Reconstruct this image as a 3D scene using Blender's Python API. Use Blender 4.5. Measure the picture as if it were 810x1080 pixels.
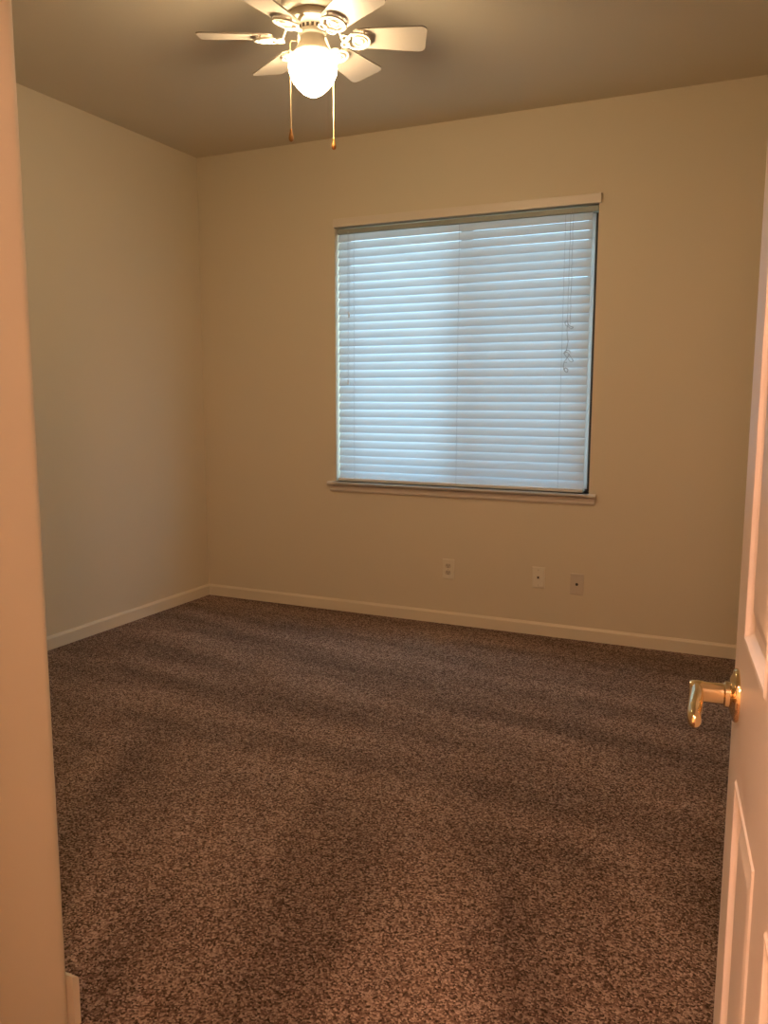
import bpy, bmesh, math, random
from mathutils import Vector, Matrix
R = math.radians
random.seed(4)
for o in list(bpy.data.objects): bpy.data.objects.remove(o)
scn = bpy.context.scene
col = scn.collection

# ------------------------------------------------------------------ camera
cd = bpy.data.cameras.new('camera'); cam = bpy.data.objects.new('camera', cd); col.objects.link(cam)
cam.location = (3.2993, -4.3617, 1.2872)
yaw, pitch, roll = R(24.937), R(7.871), R(0.105)
f = Vector((-math.sin(yaw)*math.cos(pitch), math.cos(yaw)*math.cos(pitch), -math.sin(pitch)))
r = Vector((math.cos(yaw), math.sin(yaw), 0)); u = r.cross(f)
r2 = math.cos(roll)*r + math.sin(roll)*u; u2 = -math.sin(roll)*r + math.cos(roll)*u
cam.rotation_euler = Matrix((r2, u2, -f)).transposed().to_euler()
cd.sensor_fit = 'VERTICAL'; cd.sensor_height = 36; cd.lens = 36*875.4/1080; cd.clip_start = 0.02
scn.camera = cam

# ------------------------------------------------------------------ world, exposure
w = bpy.data.worlds.new('world'); scn.world = w; w.use_nodes = True
wn = w.node_tree; bg = wn.nodes['Background']
tc = wn.nodes.new('ShaderNodeTexCoord'); sx = wn.nodes.new('ShaderNodeSeparateXYZ'); cr = wn.nodes.new('ShaderNodeValToRGB')
wn.links.new(tc.outputs['Generated'], sx.inputs[0]); wn.links.new(sx.outputs['Z'], cr.inputs[0]); wn.links.new(cr.outputs[0], bg.inputs[0])
cr.color_ramp.elements[0].position = 0.0; cr.color_ramp.elements[0].color = (0.30, 0.38, 0.42, 1)
cr.color_ramp.elements[1].position = 0.25; cr.color_ramp.elements[1].color = (0.44, 0.72, 1.0, 1)
bg.inputs[1].default_value = 7.8
vs = scn.view_settings; vs.view_transform = 'Standard'; vs.look = 'None'; vs.gamma = 1; vs.exposure = 0.0; vs.use_curve_mapping = False
GLOBE_STRENGTH = 109.0
HALL_POWER = 165.0
ADDED_PENDANT_POWER = 185.0

# ------------------------------------------------------------------ materials
def mat(name, base, rough=0.6, metal=0.0, **kw):
    m = bpy.data.materials.new(name); m.use_nodes = True
    b = m.node_tree.nodes['Principled BSDF']
    b.inputs['Base Color'].default_value = (*base, 1); b.inputs['Roughness'].default_value = rough; b.inputs['Metallic'].default_value = metal
    for k, v in kw.items(): b.inputs[k.replace('_', ' ')].default_value = v
    return m
def bump(m, scale, strength, dist=0.001, detail=3, kind='noise'):
    nt = m.node_tree; b = nt.nodes['Principled BSDF']
    t = nt.nodes.new('ShaderNodeTexCoord')
    n = nt.nodes.new('ShaderNodeTexNoise'); n.inputs['Scale'].default_value = scale; n.inputs['Detail'].default_value = detail
    bp = nt.nodes.new('ShaderNodeBump'); bp.inputs['Strength'].default_value = strength; bp.inputs['Distance'].default_value = dist
    nt.links.new(t.outputs['Object'], n.inputs['Vector']); nt.links.new(n.outputs['Fac'], bp.inputs['Height']); nt.links.new(bp.outputs[0], b.inputs['Normal'])
    return m
M = {}
M['wall'] = bump(mat('wall_paint', (0.74, 0.64, 0.47), 0.75), 90, 0.25)
M['ceiling'] = bump(mat('ceiling_paint', (0.70, 0.61, 0.46), 0.85), 60, 0.3)
M['trim'] = mat('trim_paint', (0.80, 0.70, 0.53), 0.45)
M['sill'] = mat('sill_paint', (0.78, 0.68, 0.55), 0.4)
M['door'] = bump(mat('door_paint', (0.80, 0.73, 0.66), 0.38), 45, 0.15)
M['vinyl'] = mat('window_vinyl', (0.85, 0.86, 0.84), 0.35)
M['rail'] = mat('blind_rail_paint', (0.80, 0.80, 0.76), 0.4)
M['headrail'] = mat('head_rail_shaded', (0.36, 0.37, 0.31), 0.5)  # shade beneath the header board is darkened into this rail colour
M['frame'] = mat('window_frame_bronze', (0.07, 0.055, 0.045), 0.45)
M['cord'] = mat('blind_cord', (0.50, 0.50, 0.50), 0.8)
M['fan'] = mat('fan_white_enamel', (0.74, 0.67, 0.55), 0.4)
M['blade'] = mat('fan_blade_darkened', (0.45, 0.385, 0.31), 0.45)  # white enamel blades, colour darkened to offset glare from the lit globe
M['brass'] = mat('polished_brass', (0.88, 0.69, 0.42), 0.13, 1.0)
M['chain'] = mat('chain_brass', (0.75, 0.55, 0.30), 0.35, 0.9)
M['pull'] = mat('pull_bronze', (0.50, 0.24, 0.07), 0.3, 0.6)
M['plate'] = mat('plate_plastic', (0.80, 0.72, 0.56), 0.35)
M['almond'] = mat('plate_almond', (0.66, 0.56, 0.44), 0.4)
M['dark'] = mat('dark_slot', (0.05, 0.035, 0.02), 0.6)
M['socket'] = mat('socket_plastic', (0.62, 0.52, 0.38), 0.4)

# translucent slats
m = bpy.data.materials.new('blind_slat_vinyl'); m.use_nodes = True; nt = m.node_tree; nt.nodes.clear()
out = nt.nodes.new('ShaderNodeOutputMaterial'); d = nt.nodes.new('ShaderNodeBsdfDiffuse'); t = nt.nodes.new('ShaderNodeBsdfTranslucent'); mx = nt.nodes.new('ShaderNodeMixShader')
d.inputs[0].default_value = (0.80, 0.82, 0.82, 1); t.inputs[0].default_value = (0.82, 0.86, 0.88, 1); mx.inputs[0].default_value = 0.40
nt.links.new(d.outputs[0], mx.inputs[1]); nt.links.new(t.outputs[0], mx.inputs[2]); nt.links.new(mx.outputs[0], out.inputs[0])
M['slat'] = m
# glass
m = bpy.data.materials.new('window_glass'); m.use_nodes = True; nt = m.node_tree; nt.nodes.clear()
out = nt.nodes.new('ShaderNodeOutputMaterial'); a = nt.nodes.new('ShaderNodeBsdfTransparent'); g = nt.nodes.new('ShaderNodeBsdfGlossy'); mx = nt.nodes.new('ShaderNodeMixShader')
a.inputs[0].default_value = (0.90, 0.95, 0.95, 1); g.inputs['Roughness'].default_value = 0.02; mx.inputs[0].default_value = 0.06
nt.links.new(a.outputs[0], mx.inputs[1]); nt.links.new(g.outputs[0], mx.inputs[2]); nt.links.new(mx.outputs[0], out.inputs[0])
M['glass'] = m
# insect screen: fine grey mesh
m = bpy.data.materials.new('insect_screen_mesh'); m.use_nodes = True; nt = m.node_tree; nt.nodes.clear()
out = nt.nodes.new('ShaderNodeOutputMaterial'); a = nt.nodes.new('ShaderNodeBsdfTransparent'); g = nt.nodes.new('ShaderNodeBsdfDiffuse'); mx = nt.nodes.new('ShaderNodeMixShader')
g.inputs[0].default_value = (0.30, 0.27, 0.27, 1); mx.inputs[0].default_value = 0.20
nt.links.new(a.outputs[0], mx.inputs[1]); nt.links.new(g.outputs[0], mx.inputs[2]); nt.links.new(mx.outputs[0], out.inputs[0])
M['screen'] = m
# lamp glass (lit)
def emis(name, c, s):
    m = bpy.data.materials.new(name); m.use_nodes = True; nt = m.node_tree; b = nt.nodes['Principled BSDF']
    b.inputs['Base Color'].default_value = (0.9, 0.88, 0.82, 1); b.inputs['Roughness'].default_value = 0.2
    b.inputs['Emission Color'].default_value = (*c, 1); b.inputs['Emission Strength'].default_value = s
    return m
M['globe'] = emis('lit_opal_glass', (1.0, 0.76, 0.47), GLOBE_STRENGTH)

# carpet
m = mat('brown_twist_carpet', (0.2, 0.1, 0.07), 0.95); nt = m.node_tree; b = nt.nodes['Principled BSDF']; L = nt.links
b.inputs['Specular IOR Level'].default_value = 0.1
t = nt.nodes.new('ShaderNodeTexCoord')
n1 = nt.nodes.new('ShaderNodeTexNoise'); n1.inputs['Scale'].default_value = 125; n1.inputs['Detail'].default_value = 4; n1.inputs['Roughness'].default_value = 0.7
v1 = nt.nodes.new('ShaderNodeTexVoronoi'); v1.inputs['Scale'].default_value = 215
rp = nt.nodes.new('ShaderNodeValToRGB'); e = rp.color_ramp.elements
e[0].position = 0.18; e[0].color = (0.060, 0.036, 0.024, 1); e[1].position = 0.86; e[1].color = (0.66, 0.49, 0.38, 1)
k = e.new(0.5); k.color = (0.275, 0.170, 0.124, 1)
L.new(t.outputs['Object'], n1.inputs['Vector']); L.new(t.outputs['Object'], v1.inputs['Vector']); 
sc_ = nt.nodes.new('ShaderNodeSeparateColor'); L.new(v1.outputs['Color'], sc_.inputs[0])
mm = nt.nodes.new('ShaderNodeMix'); mm.inputs[0].default_value = 0.62; L.new(n1.outputs['Fac'], mm.inputs[2]); L.new(sc_.outputs[0], mm.inputs[3]); L.new(mm.outputs[0], rp.inputs[0])
# vacuum nap marks
NAPOFF = (3.0, 1.0, 0)
def nap(rot, scale, off):
    mr_ = nt.nodes.new('ShaderNodeMapping'); mr_.inputs['Rotation'].default_value = (0, 0, R(rot))
    mp = nt.nodes.new('ShaderNodeMapping'); mp.inputs['Location'].default_value = off; mp.inputs['Scale'].default_value = scale
    n2 = nt.nodes.new('ShaderNodeTexNoise'); n2.inputs['Scale'].default_value = 1.0; n2.inputs['Detail'].default_value = 3
    L.new(t.outputs['Object'], mr_.inputs[0]); L.new(mr_.outputs[0], mp.inputs[0]); L.new(mp.outputs[0], n2.inputs['Vector']); return n2
na = nap(6, (0.8, 4.8, 1), (0, 0, 0)); nb = nap(-20, (3.6, 0.6, 1), NAPOFF)
nx = nt.nodes.new('ShaderNodeSeparateXYZ'); L.new(t.outputs['Object'], nx.inputs[0])
msk = nt.nodes.new('ShaderNodeMapRange'); msk.inputs[1].default_value = -2.6; msk.inputs[2].default_value = -1.6; L.new(nx.outputs['Y'], msk.inputs[0])
nm = nt.nodes.new('ShaderNodeMix'); L.new(msk.outputs[0], nm.inputs[0]); L.new(nb.outputs['Fac'], nm.inputs[2]); L.new(na.outputs['Fac'], nm.inputs[3])
mr = nt.nodes.new('ShaderNodeMapRange'); mr.inputs[1].default_value = 0.35; mr.inputs[2].default_value = 0.68; mr.inputs[3].default_value = 0.74; mr.inputs[4].default_value = 1.26
L.new(nm.outputs[0], mr.inputs[0])
ml = nt.nodes.new('ShaderNodeVectorMath'); ml.operation = 'SCALE'
L.new(rp.outputs[0], ml.inputs[0]); L.new(mr.outputs[0], ml.inputs['Scale']); L.new(ml.outputs[0], b.inputs['Base Color'])
ad = nt.nodes.new('ShaderNodeMath'); ad.operation = 'SUBTRACT'; L.new(n1.outputs['Fac'], ad.inputs[0]); L.new(v1.outputs['Distance'], ad.inputs[1])
bp = nt.nodes.new('ShaderNodeBump'); bp.inputs['Strength'].default_value = 0.8; bp.inputs['Distance'].default_value = 0.008
L.new(ad.outputs[0], bp.inputs['Height']); L.new(bp.outputs[0], b.inputs['Normal'])
M['carpet'] = m

# ------------------------------------------------------------------ helpers
def link(name, bm, m, parent=None, smooth=False, loc=None, bevel=0):
    me = bpy.data.meshes.new(name); bmesh.ops.recalc_face_normals(bm, faces=bm.faces)
    if smooth:
        for fc in bm.faces: fc.smooth = True
    bm.to_mesh(me); bm.free(); me.materials.append(m)
    o = bpy.data.objects.new(name, me); col.objects.link(o)
    if parent: o.parent = parent
    if loc: o.location = loc
    if bevel:
        md = o.modifiers.new('bevel', 'BEVEL'); md.width = bevel; md.segments = 3; md.limit_method = 'ANGLE'; md.angle_limit = R(40)
    if smooth:
        md = o.modifiers.new('edges', 'EDGE_SPLIT'); md.split_angle = R(40)
    return o
def tag(o, label=None, cat=None, group=None, kind=None):
    for k, v in (('label', label), ('category', cat), ('group', group), ('kind', kind)):
        if v: o[k] = v
    return o
def struct(name, bm, m, parent=None, **kw):
    o = link(name, bm, m, parent, **kw)
    if not parent: o['kind'] = 'structure'
    return o
def empty(name, loc=(0, 0, 0), rz=0):
    o = bpy.data.objects.new(name, None); col.objects.link(o); o.location = loc; o.rotation_euler = (0, 0, rz); o.empty_display_size = 0.05
    return o
def box(bm, x0, x1, y0, y1, z0, z1):
    vs = [bm.verts.new((x, y, z)) for x in (x0, x1) for y in (y0, y1) for z in (z0, z1)]
    for q in ((0,1,3,2), (4,6,7,5), (0,4,5,1), (2,3,7,6), (0,2,6,4), (1,5,7,3)): bm.faces.new([vs[i] for i in q])
def B(*a):
    bm = bmesh.new()
    for q in a: box(bm, *q)
    return bm
def prism(bm, pts, axis, a, b):
    """extrude a 2D outline along axis ('x','y','z')"""
    def P(p, t): return {'x': (t, p[0], p[1]), 'y': (p[0], t, p[1]), 'z': (p[0], p[1], t)}[axis]
    A = [bm.verts.new(P(p, a)) for p in pts]; C = [bm.verts.new(P(p, b)) for p in pts]
    bm.faces.new(A); bm.faces.new(C[::-1])
    for i in range(len(pts)): bm.faces.new((A[i], A[(i+1) % len(pts)], C[(i+1) % len(pts)], C[i]))
def lathe(bm, prof, seg=40, axis=Vector((0,0,1)), o=Vector((0,0,0))):
    axis = axis.normalized(); q = Vector((0,0,1)).rotation_difference(axis)
    rings = []
    for (rad, z) in prof:
        if rad < 1e-5: rings.append([bm.verts.new(o + q @ Vector((0,0,z)))])
        else: rings.append([bm.verts.new(o + q @ Vector((rad*math.cos(2*math.pi*i/seg), rad*math.sin(2*math.pi*i/seg), z))) for i in range(seg)])
    for a, b in zip(rings, rings[1:]):
        for i in range(seg):
            j = (i+1) % seg
            if len(a) == 1 and len(b) == 1: continue
            if len(a) == 1: bm.faces.new((a[0], b[i], b[j]))
            elif len(b) == 1: bm.faces.new((a[i], a[j], b[0]))
            else: bm.faces.new((a[i], a[j], b[j], b[i]))
    for e_ in (rings[0], rings[-1]):
        if len(e_) > 1: bm.faces.new(e_)
def tube(bm, pts, rad, seg=10, flat=None):
    """tube along points; rad scalar or list; flat=(up vector, ratio) squashes the section"""
    pts = [Vector(p) for p in pts]; n = len(pts); rings = []
    prev = None
    for i, p in enumerate(pts):
        d = (pts[min(i+1, n-1)] - pts[max(i-1, 0)]).normalized()
        if prev is None:
            a = d.orthogonal().normalized() if not flat else (flat[0] - d*flat[0].dot(d)).normalized()
        else: a = (prev - d*prev.dot(d)).normalized()
        prev = a; b_ = d.cross(a)
        rr = rad[i] if isinstance(rad, (list, tuple)) else rad
        k = flat[1] if flat else 1
        rings.append([bm.verts.new(p + a*rr*k*math.cos(2*math.pi*j/seg) + b_*rr*math.sin(2*math.pi*j/seg)) for j in range(seg)])
    for A, C in zip(rings, rings[1:]):
        for j in range(seg): bm.faces.new((A[j], A[(j+1) % seg], C[(j+1) % seg], C[j]))
    bm.faces.new(rings[0][::-1]); bm.faces.new(rings[-1])

# ------------------------------------------------------------------ room shell
H = 2.74; XR = 3.52; YD = -3.93; YH = -6.0; XH = 4.1
CX, CY = 2.0740, -3.2270        # outside corner of the closet block
WX0, WX1, WZ0, WZ1 = 0.957, 2.452, 0.790, 2.252
T = 0.16
struct('floor', B((-T, XH+T, YH-T, T, -0.06, 0)), M['carpet'])
struct('ceiling', B((-T, XH+T, YH-T, T, H, H+0.1)), M['ceiling'])
struct('wall_left', B((-T, 0, CY, T, 0, H)), M['wall'])
struct('wall_back', B((-0.0, WX0, 0, T, 0, H), (WX1, XR, 0, T, 0, H), (WX0, WX1, 0, T, 0, WZ0), (WX0, WX1, 0, T, WZ1, H)), M['wall'])
struct('wall_right', B((XR, XR+T, YD, T, 0, H)), M['wall'])
# closet block with a bullnosed outside corner
rb = 0.032; pts = [(-T, CY), (CX-rb, CY)]
pts += [(CX-rb+rb*math.sin(R(a)), CY-rb+rb*math.cos(R(a))) for a in range(0, 91, 10)][1:]
pts += [(CX, YD-0.11), (-T, YD-0.11)]
bm = bmesh.new(); prism(bm, pts, 'z', 0, H); o = struct('wall_closet', bm, M['wall'], smooth=True)
# wall with the doorway
DX1 = 3.395; DX0 = DX1-0.775; DZ = 2.045
struct('wall_front', B((CX, DX0, YD-0.11, YD, 0, H), (DX1, XR, YD-0.11, YD, 0, H), (DX0, DX1, YD-0.11, YD, DZ, H)), M['wall'])
struct('wall_hall_left', B((CX-T-.3, CX-.3, YH, YD-0.11, 0, H)), M['wall'])
struct('wall_hall_right', B((XH, XH+T, YH, YD-0.11, 0, H), (XR+T, XH+T, YD-0.11, YD, 0, H)), M['wall'])
struct('wall_hall_back', B((CX-T-.3, XH+T, YH-T, YH, 0, H)), M['wall'])

# baseboards: moulded profile
def bb(name, axis, a, b, base, sgn):
    prof = [(0, 0), (0.0135, 0), (0.0135, 0.058), (0.011, 0.063), (0.0075, 0.0655), (0.006, 0.070), (0, 0.070)]
    bm = bmesh.new(); prism(bm, [(base+sgn*p, z) for p, z in prof], axis, a, b)
    return struct(name, bm, M['trim'])
bb('baseboard_left', 'y', CY, 0, 0.0, 1) ; bb('baseboard_back', 'x', 0.0, XR, 0, -1); bb('baseboard_right', 'y', YD, 0, XR, -1)
prof = [(0, 0), (0.017, 0), (0.017, 0.100), (0.014, 0.107), (0.007, 0.111), (0.0, 0.115)]
bm = bmesh.new(); prism(bm, [(CY+p, z) for p, z in prof], 'x', 0.0, CX-0.001); struct('baseboard_closet', bm, M['trim'])
# door lining and casing (trim)
struct('trim_1', B((DX0, DX0+0.018, YD-0.112, YD+0.002, 0, DZ), (DX1-0.018, DX1, YD-0.112, YD+0.002, 0, DZ), (DX0, DX1, YD-0.112, YD+0.002, DZ-0.018, DZ),
                   (DX0-0.05, DX0+0.006, YD, YD+0.014, 0, DZ+0.05), (DX1-0.006, DX1+0.05, YD, YD+0.014, 0, DZ+0.05), (DX0-0.05, DX1+0.05, YD, YD+0.014, DZ-0.006, DZ+0.05)), M['door'])

# ------------------------------------------------------------------ window
# header board, stool and apron (painted wood, fixed to the wall)
struct('trim_2', B((WX0-0.002, WX1+0.014, -0.022, 0.0, WZ1-0.004, WZ1+0.042)), M['sill'], bevel=0.002)
bm = bmesh.new(); prism(bm, [(0.105, WZ0-0.022), (0.105, WZ0), (-0.030, WZ0), (-0.037, WZ0-0.004), (-0.040, WZ0-0.011), (-0.037, WZ0-0.018), (-0.030, WZ0-0.022)], 'x', WX0+0.001, WX1-0.001)
prism(bm, [(0.0, WZ0-0.022), (0.0, WZ0), (-0.030, WZ0), (-0.037, WZ0-0.004), (-0.040, WZ0-0.011), (-0.037, WZ0-0.018), (-0.030, WZ0-0.022)], 'x', WX0-0.045, WX1+0.040)
prism(bm, [(0.0, WZ0-0.062), (0.0, WZ0-0.022), (-0.016, WZ0-0.022), (-0.016, WZ0-0.050), (-0.010, WZ0-0.060)], 'x', WX0-0.035, WX1+0.032)
struct('trim_3', bm, M['sill'])
# vinyl slider: frame, sashes, panes, screen
win = empty('window_1', ((WX0+WX1)/2, 0.12, WZ0)); win['kind'] = 'structure'
ox, oy, oz = win.location
def W(name, boxes, m, **kw):
    bm = B(*[(a-ox, b-ox, c-oy, d_-oy, e_-oz, f_-oz) for a, b, c, d_, e_, f_ in boxes]); return link(name, bm, m, win, **kw)
xm = 1.712; fw = 0.026
W('window_frame', [(WX0, WX1, 0.105, 0.155, WZ0, WZ0+fw), (WX0, WX1, 0.105, 0.155, WZ1-fw, WZ1), (WX0, WX0+fw, 0.105, 0.155, WZ0, WZ1), (WX1-fw-0.006, WX1, 0.105, 0.155, WZ0, WZ1)], M['frame'], bevel=0.003)
for (a, b_, y0) in ((WX0+fw, xm+0.025, 0.110), (xm-0.034, WX1-fw, 0.131)):
    s = W('sash', [(a, b_, y0, y0+0.02, WZ0+fw, WZ0+fw+0.012), (a, b_, y0, y0+0.02, WZ1-fw-0.012, WZ1-fw), (a, a+(0.004 if y0 < .12 else 0.062), y0, y0+0.02, WZ0+fw, WZ1-fw), (b_-(0.045 if y0 < .12 else 0.003), b_, y0, y0+0.02, WZ0+fw, WZ1-fw)], M['frame'])
    g_ = B((a+0.002-ox, b_-0.002-ox, y0+0.008-oy, y0+0.012-oy, WZ0+fw+0.010-oz, WZ1-fw-0.010-oz)); link('pane', g_, M['glass'], s)
W('insect_screen', [(xm, WX1-fw, 0.1565, 0.158, WZ0+fw, WZ1-fw)], M['screen'])
W('glazing_stop', [(WX1-0.064, WX1-0.031, 0.095, 0.1315, WZ0+0.012, WZ1-0.030)], M['vinyl'], bevel=0.002)

# ------------------------------------------------------------------ blind
bl = empty('window_blind', ((WX0+WX1)/2, 0.036, WZ0))
tag(bl, 'closed white horizontal slat blind hanging inside the window, lit by daylight', 'blind')
bx, by, bz = bl.location
def BL(name, boxes, m, bevel=0.0): return link(name, B(*[(a-bx, b-bx, c-by, d_-by, e_-bz, f_-bz) for a, b, c, d_, e_, f_ in boxes]), m, bl, bevel=bevel)
SX0, SX1 = WX0+0.008, WX1-0.035
ZT = WZ1-0.032; ZB = WZ0+0.020; N = 31; pitchz = 0.0452
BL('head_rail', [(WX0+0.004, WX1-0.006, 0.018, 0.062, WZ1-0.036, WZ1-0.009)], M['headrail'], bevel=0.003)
BL('bottom_rail', [(SX0, SX1, 0.010, 0.060, WZ0+0.0005, WZ0+0.020)], M['rail'], bevel=0.004)
# slats: gently crowned, closed with the room-side edge down
tilt = R(67); sw = 0.0515
def slat_mesh():
    bm = bmesh.new(); n = 6; top = []; bot = []
    for i in range(n+1):
        s_ = (i/n-0.5)*sw; c = 0.0045*(1-(2*i/n-1)**2)
        # s_ runs from the room edge (down) to the window edge (up)
        y = s_*math.cos(tilt) - c*math.sin(tilt); z = s_*math.sin(tilt) + c*math.cos(tilt)
        ny, nz = -math.sin(tilt), math.cos(tilt); h = 0.0012
        top.append((y+ny*h, z+nz*h)); bot.append((y-ny*h, z-nz*h))
    prism(bm, top+bot[::-1], 'x', SX0-bx, SX1-bx)
    return bm
z = ZT-0.022; slats = []
s0 = link('slat', slat_mesh(), M['slat'], bl, smooth=True)
step = (ZT-0.022-(WZ0+0.040))/(N-1)
for i in range(N):
    o = s0 if i == 0 else s0.copy()
    if i: col.objects.link(o)
    o.parent = bl; o.location = (0, 0, ZT-0.022-i*step-bz); o.rotation_euler = (R(random.uniform(-1.2, 1.2)), R(random.uniform(-0.08, 0.08)), 0)
# ladder cords front and back
for x in (1.075, xm-0.0, 2.285):
    bm = bmesh.new(); tube(bm, [(x-bx, 0.0075-by, WZ1-0.034-bz), (x-bx, 0.0075-by, WZ0+0.016-bz)], 0.0008, 6)
    tube(bm, [(x-bx, 0.0645-by, WZ1-0.034-bz), (x-bx, 0.0645-by, WZ0+0.016-bz)], 0.0008, 6)
    link('ladder_cord', bm, M['cord'], bl)
# lift cord with a tangled end (right)
def cordpts(x, y, z0, z1, wob=0.0015, n=24):
    return [(x-bx+random.uniform(-wob, wob), y-by, z0+(z1-z0)*i/n-bz) for i in range(n+1)]
bm = bmesh.new()
tube(bm, cordpts(2.325, 0.002, WZ1-0.03, 1.66), 0.0011, 6); tube(bm, cordpts(2.312, 0.003, WZ1-0.03, 1.66), 0.0011, 6)
kn = [(2.318,1.66),(2.308,1.655),(2.300,1.668),(2.312,1.680),(2.322,1.655),(2.345,1.646),(2.330,1.640),(2.312,1.652),(2.314,1.61),(2.318,1.57),(2.312,1.535),(2.300,1.515),(2.315,1.520),(2.335,1.495),(2.347,1.478),(2.335,1.472),(2.310,1.500),(2.300,1.520),(2.322,1.530),(2.330,1.512),(2.308,1.480),(2.302,1.470),(2.318,1.468)]
def smoothp(p, n=5):
    out = []
    for i in range(len(p)-1):
        p0, p1, p2, p3 = p[max(i-1,0)], p[i], p[i+1], p[min(i+2,len(p)-1)]
        for k in range(n):
            t_ = k/n; out.append(tuple(0.5*((2*p1[j])+(-p0[j]+p2[j])*t_+(2*p0[j]-5*p1[j]+4*p2[j]-p3[j])*t_*t_+(-p0[j]+3*p1[j]-3*p2[j]+p3[j])*t_**3) for j in range(len(p1))))
    return out+[p[-1]]
tube(bm, [(x-bx, -0.002-by+0.004*math.sin(i*0.9), z_-bz) for i, (x, z_) in enumerate(smoothp(kn))], 0.0017, 6)
tube(bm, [(x-bx, 0.001-by, z_-bz) for x, z_ in smoothp([(2.302,1.47),(2.298,1.445),(2.306,1.425),(2.318,1.418),(2.322,1.432),(2.308,1.440),(2.304,1.43)])], 0.0022, 6)
link('lift_cord', bm, M['cord'], bl, smooth=True)
# tilt cords with tassels (left)
bm = bmesh.new(); tube(bm, cordpts(1.046, 0.002, WZ1-0.03, 1.775, 0.0008), 0.0009, 6); tube(bm, cordpts(1.040, 0.000, WZ1-0.03, 1.39, 0.0008), 0.0009, 6)
tc_ = link('tilt_cord', bm, M['cord'], bl)
for x, z_ in ((1.046, 1.775), (1.040, 1.39)):
    bm = bmesh.new(); lathe(bm, [(0.002, 0), (0.0032, -0.003), (0.0055, -0.022), (0.0062, -0.029), (0.004, -0.032)], 16, o=Vector((x-bx, -0.001-by, z_-bz)))
    link('tassel', bm, M['rail'], tc_, smooth=True)

# ------------------------------------------------------------------ wall plates
def plate(name, x, z, m, label, cat, kind):
    e_ = empty(name, (x, 0, z)); tag(e_, label, cat)
    wd, ht = 0.070, 0.115
    bm = bmesh.new()
    loops = [(wd/2, ht/2, 0), (wd/2, ht/2, -0.0045), (wd/2-0.004, ht/2-0.004, -0.0065)]
    rings = [[bm.verts.new((sx_*a, y, sz*b_)) for sx_, sz in ((-1,-1),(1,-1),(1,1),(-1,1))] for a, b_, y in loops]
    for A, C in zip(rings, rings[1:]):
        for i in range(4): bm.faces.new((A[i], A[(i+1)%4], C[(i+1)%4], C[i]))
    bm.faces.new(rings[0]); bm.faces.new(rings[-1])
    link('cover_plate', bm, m, e_)
    def screw(z_):
        bm = bmesh.new(); lathe(bm, [(0.0036, 0), (0.0036, 0.0010), (0.002, 0.0017), (0, 0.0018)], 16, Vector((0,-1,0)), Vector((0, -0.0062, z_))); link('screw', bm, M['socket'], e_)
    if kind == 'duplex':
        for sz in (-1, 1):
            bm = bmesh.new(); c = sz*0.0195; pts = []
            for k in range(24):
                a = 2*math.pi*k/24; xx = 0.0172*math.cos(a); zz = max(-0.0125, min(0.0125, 0.0172*math.sin(a))); pts.append((xx, c+zz))
            prism(bm, pts, 'y', -0.0055, -0.0078); s_ = link('socket', bm, M['socket'], e_)
            bm = B((-0.0075, -0.0053, -0.0081, -0.0070, c-0.001, c+0.008), (0.0053, 0.0075, -0.0081, -0.0070, c+0.000, c+0.007))
            lathe(bm, [(0.0026, 0), (0.0026, 0.0011), (0, 0.0011)], 12, Vector((0,-1,0)), Vector((0, -0.0070, c-0.0065))); link('slot', bm, M['dark'], s_)
        screw(0)
    elif kind == 'phone':
        link('jack', B((-0.0085, 0.0085, -0.0085, -0.005, -0.008, 0.009)), M['socket'], e_, bevel=0.001)
        link('jack_opening', B((-0.0045, 0.0045, -0.0090, -0.008, -0.004, 0.006)), M['dark'], e_)
        screw(0.0415); screw(-0.0415)
    else:
        bm = bmesh.new(); lathe(bm, [(0.0075, 0), (0.0075, 0.003), (0.0048, 0.0032), (0.0048, 0.011), (0.0025, 0.0112), (0.0025, 0.008), (0, 0.008)], 24, Vector((0,-1,0)), Vector((0, -0.0060, 0)))
        link('coaxial_connector', bm, M['dark'], e_, smooth=True); screw(0.0415); screw(-0.0415)
    return e_
plate('power_outlet', 1.677, 0.319, M['plate'], 'cream wall outlet with two sockets, leftmost plate under the window', 'outlet', 'duplex')
plate('phone_jack', 2.198, 0.319, M['plate'], 'cream wall plate with one small central jack, between two other plates', 'wall plate', 'phone')
plate('cable_jack', 2.407, 0.302, M['almond'], 'darker almond wall plate with dark round cable connector, rightmost on back wall', 'wall plate', 'coax')

# ------------------------------------------------------------------ door
DA = 0.11643
E0 = Vector((3.2725, -3.1476, 0)); DW = 0.752; DT = 0.035
door = empty('door_1', (0, 0, 0)); door['kind'] = 'structure'
# local frame: +x from hinge to free edge, visible face at local y=0 facing +y local, slab goes to -y
hx = E0 + Vector((math.sin(DA), -math.cos(DA), 0))*DW
door.location = hx
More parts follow.
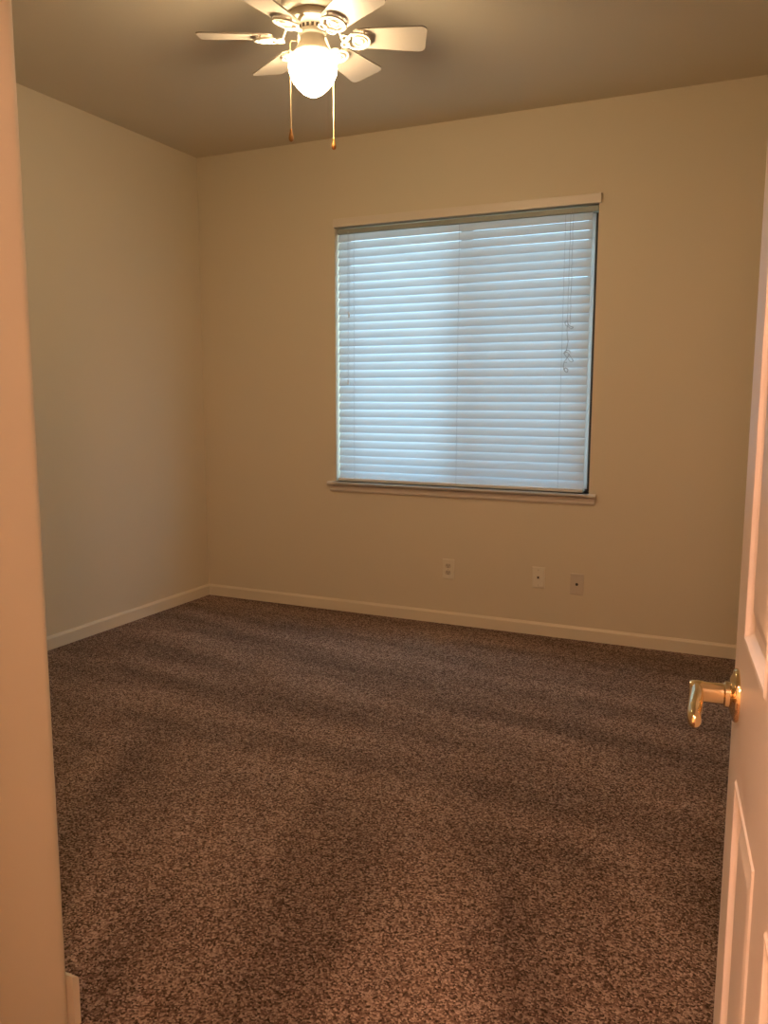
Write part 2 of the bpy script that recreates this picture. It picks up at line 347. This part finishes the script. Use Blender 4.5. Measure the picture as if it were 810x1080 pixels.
# local +x direction = (-sin DA, cos DA) ; local +y = (-cos DA, -sin DA) (towards the camera side)
door.rotation_euler = (0, 0, math.atan2(math.cos(DA), -math.sin(DA)))
def door_leaf():
    bm = bmesh.new()
    S, PW = 0.105, 0.220; mid = DW-2*S-2*PW
    xs = [0, S, S+PW, S+PW+mid, DW-S, DW]
    zs = [0.015, 0.235, 0.800, 0.984, 1.600, 1.705, 1.915, 2.035]
    def face(sg):
        yy = 0 if sg > 0 else -DT
        V = {}
        def v(x, z, dep=0): 
            k_ = (round(x,5), round(z,5), round(dep,5))
            if k_ not in V: V[k_] = bm.verts.new((x, yy-sg*dep, z))
            return V[k_]
        for i in range(5):
            for j in range(7):
                x0, x1, z0, z1 = xs[i], xs[i+1], zs[j], zs[j+1]
                if i in (1, 3) and j in (1, 3, 5):
                    # sticking bead, ogee cove, flat ledge, raised field
                    st = [(0, 0), (0.003, -0.0022), (0.007, -0.0015), (0.010, 0.003), (0.015, 0.0085), (0.020, 0.0095), (0.027, 0.0095), (0.052, 0.0018), (0.056, 0.0012)]
                    rg = [[v(x0+a, z0+a, d_), v(x1-a, z0+a, d_), v(x1-a, z1-a, d_), v(x0+a, z1-a, d_)] for a, d_ in st]
                    for A, C in zip(rg, rg[1:]):
                        for q in range(4): bm.faces.new((A[q], A[(q+1)%4], C[(q+1)%4], C[q]))
                    bm.faces.new(rg[-1])
                else: bm.faces.new((v(x0,z0), v(x1,z0), v(x1,z1), v(x0,z1)))
        per = [v(x, zs[0]) for x in xs] + [v(xs[-1], z_) for z_ in zs[1:]] + [v(x, zs[-1]) for x in xs[-2::-1]] + [v(xs[0], z_) for z_ in zs[-2:0:-1]]
        return per
    a, b_ = face(1), face(-1)
    for i in range(len(a)): j = (i+1) % len(a); bm.faces.new((a[i], a[j], b_[j], b_[i]))
    return bm
leaf = link('door_leaf', door_leaf(), M['door'], door)
md = leaf.modifiers.new('bevel', 'BEVEL'); md.width = 0.0015; md.segments = 2; md.limit_method = 'ANGLE'; md.angle_limit = R(60)
# lever handles, one on each face
for side in (1, -1):
    hs = DW-0.060; hz = 0.897
    h_ = bpy.data.objects.new('door_handle', None); col.objects.link(h_); h_.parent = door; h_.location = (hs, 0 if side > 0 else -DT, hz); h_.empty_display_size = .03
    h_.rotation_euler = (0, 0, 0)
    n_ = Vector((0, side, 0))
    if side > 0: h_['label'] = 'polished brass lever handle'
    bm = bmesh.new(); lathe(bm, [(0.0355, 0), (0.0355, 0.003), (0.034, 0.0055), (0.030, 0.0065), (0.028, 0.0068), (0.025, 0.0088), (0.020, 0.0105), (0, 0.0105)], 48, n_)
    link('rose', bm, M['brass'], h_, smooth=True)
    bm = bmesh.new(); lathe(bm, [(0.0170, 0.009), (0.0170, 0.016), (0.0140, 0.018), (0.0138, 0.042), (0.0148, 0.044), (0.0148, 0.0575), (0.0125, 0.0605), (0, 0.061)], 32, n_)
    # lever arm sweeping towards the hinge, drooping slightly and ending in a curl
    pts_ = smoothp([(0.004, 0.052, 0.001), (-0.012, 0.052, 0.002), (-0.035, 0.053, 0.003), (-0.060, 0.055, 0.001), (-0.080, 0.057, -0.003), (-0.094, 0.057, -0.004), (-0.103, 0.056, -0.001)], 4)
    rr = [0.0120+0.0010*math.sin(math.pi*i/(len(pts_)-1)) - 0.0015*(i/(len(pts_)-1)) for i in range(len(pts_))]
    for q_, k_ in ((-1, 0.25), (-2, 0.62), (-3, 0.85), (-4, 0.96)): rr[q_] *= k_
    bm2 = bmesh.new(); tube(bm2, [(a, side*b_, c) for a, b_, c in pts_], rr, 20, flat=(Vector((0, 1, 0)), 0.75))
    link('neck', bm, M['brass'], h_, smooth=True)
    link('lever', bm2, M['brass'], h_, smooth=True)
# latch plate in the free edge, hinges at the jamb
link('latch_plate', B((DW-0.0005, DW+0.0012, -DT/2-0.0125, -DT/2+0.0125, 0.902-0.028, 0.902+0.028), (DW, DW+0.010, -DT/2-0.006, -DT/2+0.006, 0.894, 0.910)), M['brass'], door)
for z_ in (0.20, 1.02, 1.82):
    bm = bmesh.new(); lathe(bm, [(0.006, z_-0.045), (0.006, z_+0.045)], 16, o=Vector((-0.007, -DT+0.000, 0))); link('hinge', bm, M['brass'], door)

# ------------------------------------------------------------------ ceiling fan
FC = (1.800, -1.722, H)
fan = empty('ceiling_fan', FC)
tag(fan, 'white six-blade ceiling fan with darkened blade colour, a lit globe and scrolled blade brackets', 'ceiling fan')
def F(name, prof, m, parent=None, smooth=True, seg=48):
    bm = bmesh.new(); lathe(bm, [(a, z_-H) for a, z_ in prof], seg); return link(name, bm, m, parent or fan, smooth=smooth)
F('canopy', [(0.074, H), (0.074, 2.722), (0.070, 2.712), (0.060, 2.700), (0.050, 2.694)], M['fan'])
F('motor_housing', [(0.048, 2.700), (0.060, 2.690), (0.090, 2.672), (0.103, 2.650), (0.106, 2.630), (0.106, 2.600), (0.102, 2.585), (0.090, 2.574), (0.080, 2.570)], M['fan'])
F('vent_ring', [(0.080, 2.572), (0.084, 2.566), (0.085, 2.552), (0.081, 2.546), (0.060, 2.544), (0.048, 2.538), (0.046, 2.520), (0.049, 2.517)], M['fan'])
# dark vent slots round the ring
bm = bmesh.new()
for k in range(18):
    a = 2*math.pi*k/18; c, s_ = math.cos(a), math.sin(a)
    vs_ = []
    for rr, zz in ((0.0475, 2.5225-H), (0.0475, 2.534-H)):
        for wv in (-0.0045, 0.0045): vs_.append(bm.verts.new((rr*c-wv*s_, rr*s_+wv*c, zz)))
    o2 = [bm.verts.new((v_.co.x*0.93, v_.co.y*0.93, v_.co.z)) for v_ in vs_]
    q = vs_
    bm.faces.new((q[0], q[1], q[3], q[2])); bm.faces.new((o2[0], o2[2], o2[3], o2[1]))
    for a_, b_ in ((0,1),(1,3),(3,2),(2,0)): bm.faces.new((q[a_], q[b_], o2[b_], o2[a_]))
link('vent_slots', bm, M['dark'], fan)
F('light_fitter', [(0.046, 2.518), (0.047, 2.510), (0.041, 2.504), (0.042, 2.494), (0.050, 2.476), (0.059, 2.462), (0.064, 2.455), (0.064, 2.447)], M['fan'])
# blades with scrolled brackets
ZBL = 2.503-H
def blade_mesh():
    bm = bmesh.new(); n = 14; out_ = []
    r0, r1 = 0.135, 0.388
    # outline, half width grows slightly outward, rounded tip and shoulder
    top = []
    for i in range(n+1):
        s_ = i/n; x = r0+(r1-r0-0.022)*s_; top.append((x, 0.046+0.019*s_))
    tip = [(r1-0.022+0.022*math.sin(R(a)), 0.043+0.022*math.cos(R(a))) for a in (15, 30, 45, 60, 75, 90)]
    pts = [(r0, 0.032)]+[(r0+0.010, 0.045)]+top[1:]+tip
    pts = pts + [(x, -y) for x, y in pts[::-1]]
    prism(bm, pts, 'z', -0.0025, 0.0025); return bm
def bracket_mesh():
    bm = bmesh.new(); up = Vector((0,0,1)); z0 = -0.0125
    # arm from the flywheel, then two concentric scroll rings under the blade root
    tube(bm, smoothp([(0.070, 0.0, 0.042), (0.083, 0.0, 0.034), (0.094, 0.0, 0.012), (0.106, 0.0, z0+0.001), (0.118, 0, z0)], 3), 0.0085, 10, flat=(up, 0.45))
    for (cx_, cy_, ra, rw) in ((0.155, 0.0, 0.040, 0.0048), (0.163, 0.0, 0.023, 0.0040), (0.112, 0.017, 0.013, 0.0038), (0.112, -0.017, 0.013, 0.0038)):
        seg, rs = 36, 8; rings = []
        for i in range(seg):
            a = 2*math.pi*i/seg
            rings.append([bm.verts.new((cx_+(ra+rw*math.cos(2*math.pi*j/rs))*math.cos(a), cy_+(ra+rw*math.cos(2*math.pi*j/rs))*math.sin(a), z0+0.0042*math.sin(2*math.pi*j/rs))) for j in range(rs)])
        for i in range(seg):
            A, C = rings[i], rings[(i+1)%seg]
            for j in range(rs): bm.faces.new((A[j], A[(j+1)%rs], C[(j+1)%rs], C[j]))
    lathe(bm, [(0.0, z0+0.010), (0.014, z0+0.010), (0.015, z0-0.001), (0.012, z0-0.004), (0, z0-0.005)], 20, o=Vector((0.161, 0, 0)))
    for a in (60, 180, 300): lathe(bm, [(0.0, z0-0.0048), (0.0028, z0-0.0045), (0.0035, z0-0.003), (0.0035, z0+0.010), (0, z0+0.010)], 10, o=Vector((0.155+0.040*math.cos(R(a)), 0.040*math.sin(R(a)), 0)))
    return bm
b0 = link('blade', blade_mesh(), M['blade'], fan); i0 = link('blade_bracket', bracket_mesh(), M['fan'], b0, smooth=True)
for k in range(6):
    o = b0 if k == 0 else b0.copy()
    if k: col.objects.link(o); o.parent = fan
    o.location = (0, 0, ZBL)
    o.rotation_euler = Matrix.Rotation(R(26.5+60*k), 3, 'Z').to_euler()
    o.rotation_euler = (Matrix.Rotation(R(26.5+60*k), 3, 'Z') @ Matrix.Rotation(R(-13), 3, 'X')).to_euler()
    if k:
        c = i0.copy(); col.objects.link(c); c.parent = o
# lit globe
F('globe', [(0.056, 2.458), (0.062, 2.448), (0.075, 2.436), (0.082, 2.418), (0.083, 2.402), (0.079, 2.382), (0.069, 2.360), (0.053, 2.340), (0.035, 2.324), (0.017, 2.314), (0, 2.311)], M['globe'])
# pull chains: bead strings with turned fobs
rt = Vector((math.cos(yaw), math.sin(yaw), 0))
fw_ = Vector((-math.sin(yaw), math.cos(yaw), 0))
for off, dep, zend in ((-0.070, -0.070, 2.182), (0.066, 0.072, 2.196)):
    p_ = rt*off + fw_*dep; q_ = p_.normalized()*0.050
    bm = bmesh.new(); n = int((2.456-zend)/0.006)
    tube(bm, [(q_.x, q_.y, 2.474-H), (p_.x*0.72, p_.y*0.72, 2.472-H), (p_.x*0.93, p_.y*0.93, 2.466-H), (p_.x, p_.y, 2.456-H), (p_.x, p_.y, zend-H)], 0.0011, 6)
    for i in range(n): lathe(bm, [(0, -0.0019), (0.0016, -0.001), (0.0019, 0), (0.0016, 0.001), (0, 0.0019)], 6, o=Vector((p_.x, p_.y, 2.454-H-i*0.006)))
    c = link('pull_chain', bm, M['chain'], fan)
    bm = bmesh.new(); lathe(bm, [(0.0022, 0.004), (0.0042, 0), (0.0038, -0.006), (0.0072, -0.018), (0.0088, -0.027), (0.0075, -0.034), (0.003, -0.038), (0, -0.039)], 20, o=Vector((p_.x, p_.y, zend-H)))
    link('fob', bm, M['pull'], c, smooth=True)

# ------------------------------------------------------------------ hall ceiling lamp (behind the camera)
HL = (2.70, -4.50, H)
hl = empty('hall_ceiling_lamp', HL); tag(hl, 'round flush ceiling lamp lighting the hall outside the doorway', 'ceiling lamp')
bm = bmesh.new(); lathe(bm, [(0.15, 0), (0.15, -0.02), (0.135, -0.028)], 48); link('lamp_base', bm, M['fan'], hl, smooth=True)
bm = bmesh.new(); lathe(bm, [(0.135, -0.022), (0.128, -0.05), (0.100, -0.078), (0.055, -0.094), (0, -0.10)], 48)
link('lamp_shade', bm, emis('lit_hall_glass', (1.0, 0.56, 0.38), HALL_POWER), hl, smooth=True)

PL = (3.31, -4.56, H)  # unseen pendant behind the camera, added to brighten the closet corner
pn = empty('added_hall_pendant', PL); tag(pn, 'unseen glass pendant added in the hall to brighten the closet corner', 'pendant lamp')
bm = bmesh.new(); lathe(bm, [(0.06, 0), (0.06, -0.015), (0.03, -0.025), (0, -0.025)], 32); link('ceiling_rose', bm, M['fan'], pn, smooth=True)
bm = bmesh.new(); tube(bm, [(0, 0, -0.02), (0, 0, -0.60)], 0.003, 8); link('hanging_cord', bm, M['fan'], pn)
bm = bmesh.new(); lathe(bm, [(0.02, -0.56), (0.03, -0.60), (0.06, -0.63), (0.09, -0.68), (0.095, -0.72), (0.08, -0.77), (0.04, -0.80), (0, -0.805)], 40)
link('lamp_shade', bm, emis('added_pendant_glass', (1.0, 0.57, 0.40), ADDED_PENDANT_POWER), pn, smooth=True)
